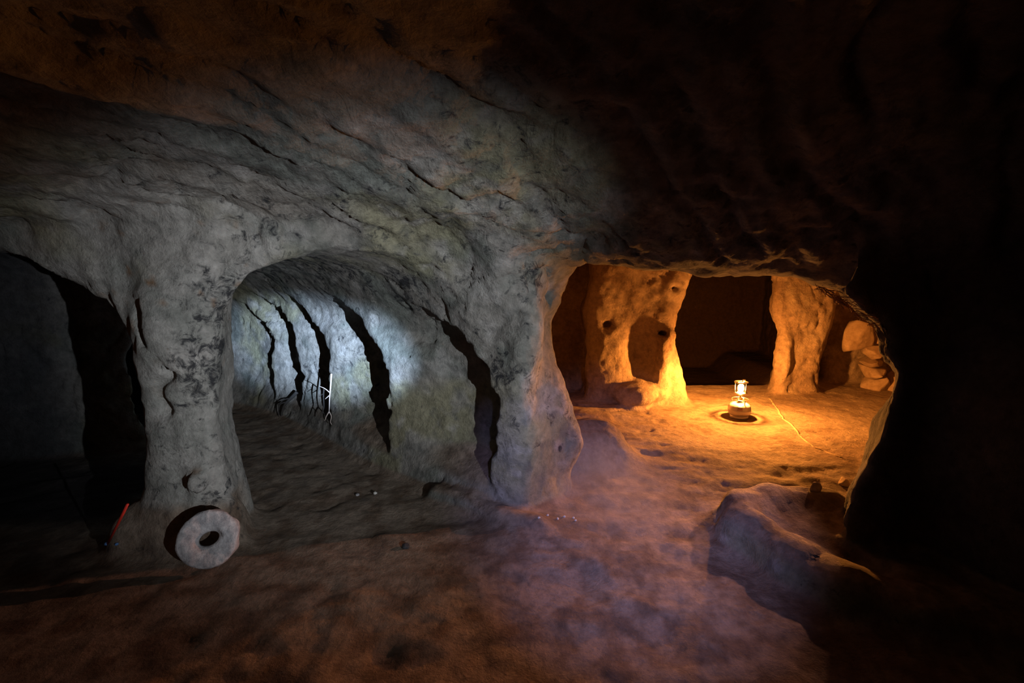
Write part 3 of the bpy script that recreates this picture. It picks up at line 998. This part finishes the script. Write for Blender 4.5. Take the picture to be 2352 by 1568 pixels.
flat_root('root', [([(682, 900), (668, 914), (655, 928), (648, 945), (645, 975)], 0.020), ([(662, 922), (645, 927), (640, 938), (641, 965)], 0.010), ([(668, 914), (652, 918), (638, 930)], 0.008)],
          M_STRAND_DARK, 'thick dark branching strand drooping to the floor deep in the tunnel', r2)

# fine root fibres caught along the lip of the lantern room
bm = bmesh.new()
o0 = at(1950, 700, 2.35)
for k in range(46):
    t0 = rng.random()
    a = Vector((1868 + 135 * t0, 668 + 92 * t0 ** 1.15, 0))
    pts = []
    n = rng.randint(4, 6)
    dx, dy = rng.uniform(6, 26), rng.uniform(2, 14)
    for i in range(n):
        px = a.x + dx * i * 0.55 + rng.uniform(-4, 4)
        py = a.y + dy * i * 0.5 - 10 + rng.uniform(-7, 7)
        pts.append(tuple(at(min(px, 2022), py, 2.35 + rng.uniform(-0.02, 0.02)) - o0))
    tube(bm, pts, 0.0016, 4)
fib = mesh_obj('root_fibres', bm, M_FIBRE)
fib.location = o0
tag(fib, 'tangle of fine root fibres along the sloping lip of the lantern room', 'roots', None, 'stuff')

# ------------------------------------------------------------------ crack across the inner floor
pix = [(1768, 914), (1780, 930), (1790, 942), (1799, 962), (1810, 968), (1826, 982), (1838, 1000), (1850, 1012), (1870, 1026), (1895, 1036), (1920, 1046), (1940, 1052)]
bm = bmesh.new()
path = [hit(*p) for p in pix]
fine = []
for a, b in zip(path, path[1:]):
    n = max(3, int((b - a).length / 0.022))
    for i in range(n):
        p = a.lerp(b, i / n)
        p = p + Vector((rng.uniform(-1, 1), rng.uniform(-1, 1), 0)) * 0.006
        fine.append(Vector((p.x, p.y, ground(p.x, p.y))))
rows = []
for i, p in enumerate(fine):
    t = (fine[min(i + 1, len(fine) - 1)] - fine[max(i - 1, 0)]).normalized()
    s = t.cross(Vector((0, 0, 1))).normalized()
    wv = rng.uniform(0.7, 1.3)
    hh = rng.uniform(0.002, 0.008)
    rows.append([bm.verts.new(p + s * 0.020 * wv - Vector((0, 0, 0.006))), bm.verts.new(p + s * 0.008 + Vector((0, 0, hh))), bm.verts.new(p - s * 0.004 + Vector((0, 0, hh * 0.8))), bm.verts.new(p - s * 0.010 * wv - Vector((0, 0, 0.006)))])
for a, b in zip(rows, rows[1:]):
    for i in range(3): bm.faces.new((a[i], a[i + 1], b[i + 1], b[i]))
ck = mesh_obj('crack', bm, M_CRACK, bpy.data.objects['floor'])
ck['label'] = 'raised lip of the jagged crack running across the orange floor'

# ------------------------------------------------------------------ red rod by the pillar and small things on the floor
a, b = hit(247, 1252), at(293, 1158, 2.34)
rod = empty('red_rod', a)
bm = bmesh.new()
tube(bm, [(0, 0, 0.006), tuple((b - a) * 0.5), tuple(b - a)], 0.0065, 8)
mesh_obj('shaft', bm, M_RED, rod)
bm = bmesh.new()
tube(bm, [(-0.012, 0, 0.008), (0.004, 0, 0.012)], [0.010, 0.009], 10)
mesh_obj('tip', bm, M_BLUE, rod)['label'] = 'blue tip'
tag(rod, 'thin red rod with a blue tip leaning on the dark side of the pillar', 'rod')
def pebble(px, py, w_, h_, mat, name, label, cat, seed, group=None, sink=0.25):
    p = hit(px, py)
    d = p.y
    sx = w_ / F_PX * d * 0.55
    sz = max(h_ / F_PX * d * 0.6, sx * 0.45)
    o = mesh_obj(name, rough_stone((sx, sx * 0.85, sz), seed, 3 if w_ > 14 else 2), mat)
    o.location = p + Vector((0, 0, sz * (0.8 - sink)))
    o.rotation_euler = (0, 0, seed)
    tag(o, label, cat, group)
pebble(268, 1251, 9, 7, M_BLUE, 'blue_cap', 'small blue cap on the dark floor beside the tip of the red rod', 'cap', 40)
pebble(933, 1257, 20, 12, M_DARKSTONE, 'stone', 'small black stone lying alone on the bare tunnel floor', 'stone', 41)
pebble(862, 1134, 10, 7, M_PALE, 'pebble', 'whitish pebble at the foot of the tunnel wall', 'pebble', 42)
pebble(821, 1138, 11, 6, M_QUERN, 'pebble', 'dull grey pebble just left of the whitish pebble in the tunnel', 'pebble', 43)
pebble(1872, 1126, 26, 24, M_SAND, 'stone', 'dark pointed stone on the far end of the bench rim', 'stone', 44)
pebble(1938, 1112, 30, 18, M_SAND, 'stone', 'flat stone lit orange at the foot of the black wall behind the bench', 'stone', 45)
for k, (px, py) in enumerate(((1238, 1190), (1258, 1184), (1281, 1192), (1296, 1187), (1318, 1190), (1322, 1196))):
    pebble(px, py, 7, 5, M_PALE, 'pebble', ('tiny pale pebble at the pier foot, %s in the row of six from the left' % ('first', 'second', 'third', 'fourth', 'fifth', 'last')[k]), 'pebble', 50 + k, 'tiny pale pebbles at the pier foot')

# ------------------------------------------------------------------ thin smoke lying over the floor beside the pier
hz, nt, b = new_mat('thin_smoke')
nt.nodes.remove(b)
tc = nt.nodes.new('ShaderNodeTexCoord')
ln = nt.nodes.new('ShaderNodeVectorMath')
ln.operation = 'LENGTH'
mr = nt.nodes.new('ShaderNodeMapRange')
mr.interpolation_type = 'SMOOTHSTEP'
mr.inputs['From Min'].default_value = 1.0
mr.inputs['From Max'].default_value = 0.15
mr.inputs['To Min'].default_value = 0.0
mr.inputs['To Max'].default_value = 0.36
nt.links.new(tc.outputs['Object'], ln.inputs[0])
nt.links.new(ln.outputs['Value'], mr.inputs['Value'])
vs = nt.nodes.new('ShaderNodeVolumeScatter')
vs.inputs['Color'].default_value = (0.92, 0.92, 0.95, 1)
nt.links.new(mr.outputs['Result'], vs.inputs['Density'])
nt.links.new(vs.outputs[0], nt.nodes['Material Output'].inputs['Volume'])
bm = bmesh.new()
bmesh.ops.create_icosphere(bm, subdivisions=3, radius=1)
sm = mesh_obj('smoke', bm, hz)
sm.location = (0.62, 2.95, 0.16)
sm.scale = (0.62, 0.85, 0.42)
tag(sm, 'thin violet smoke hanging over the floor beside the pier foot', 'smoke', None, 'stuff')
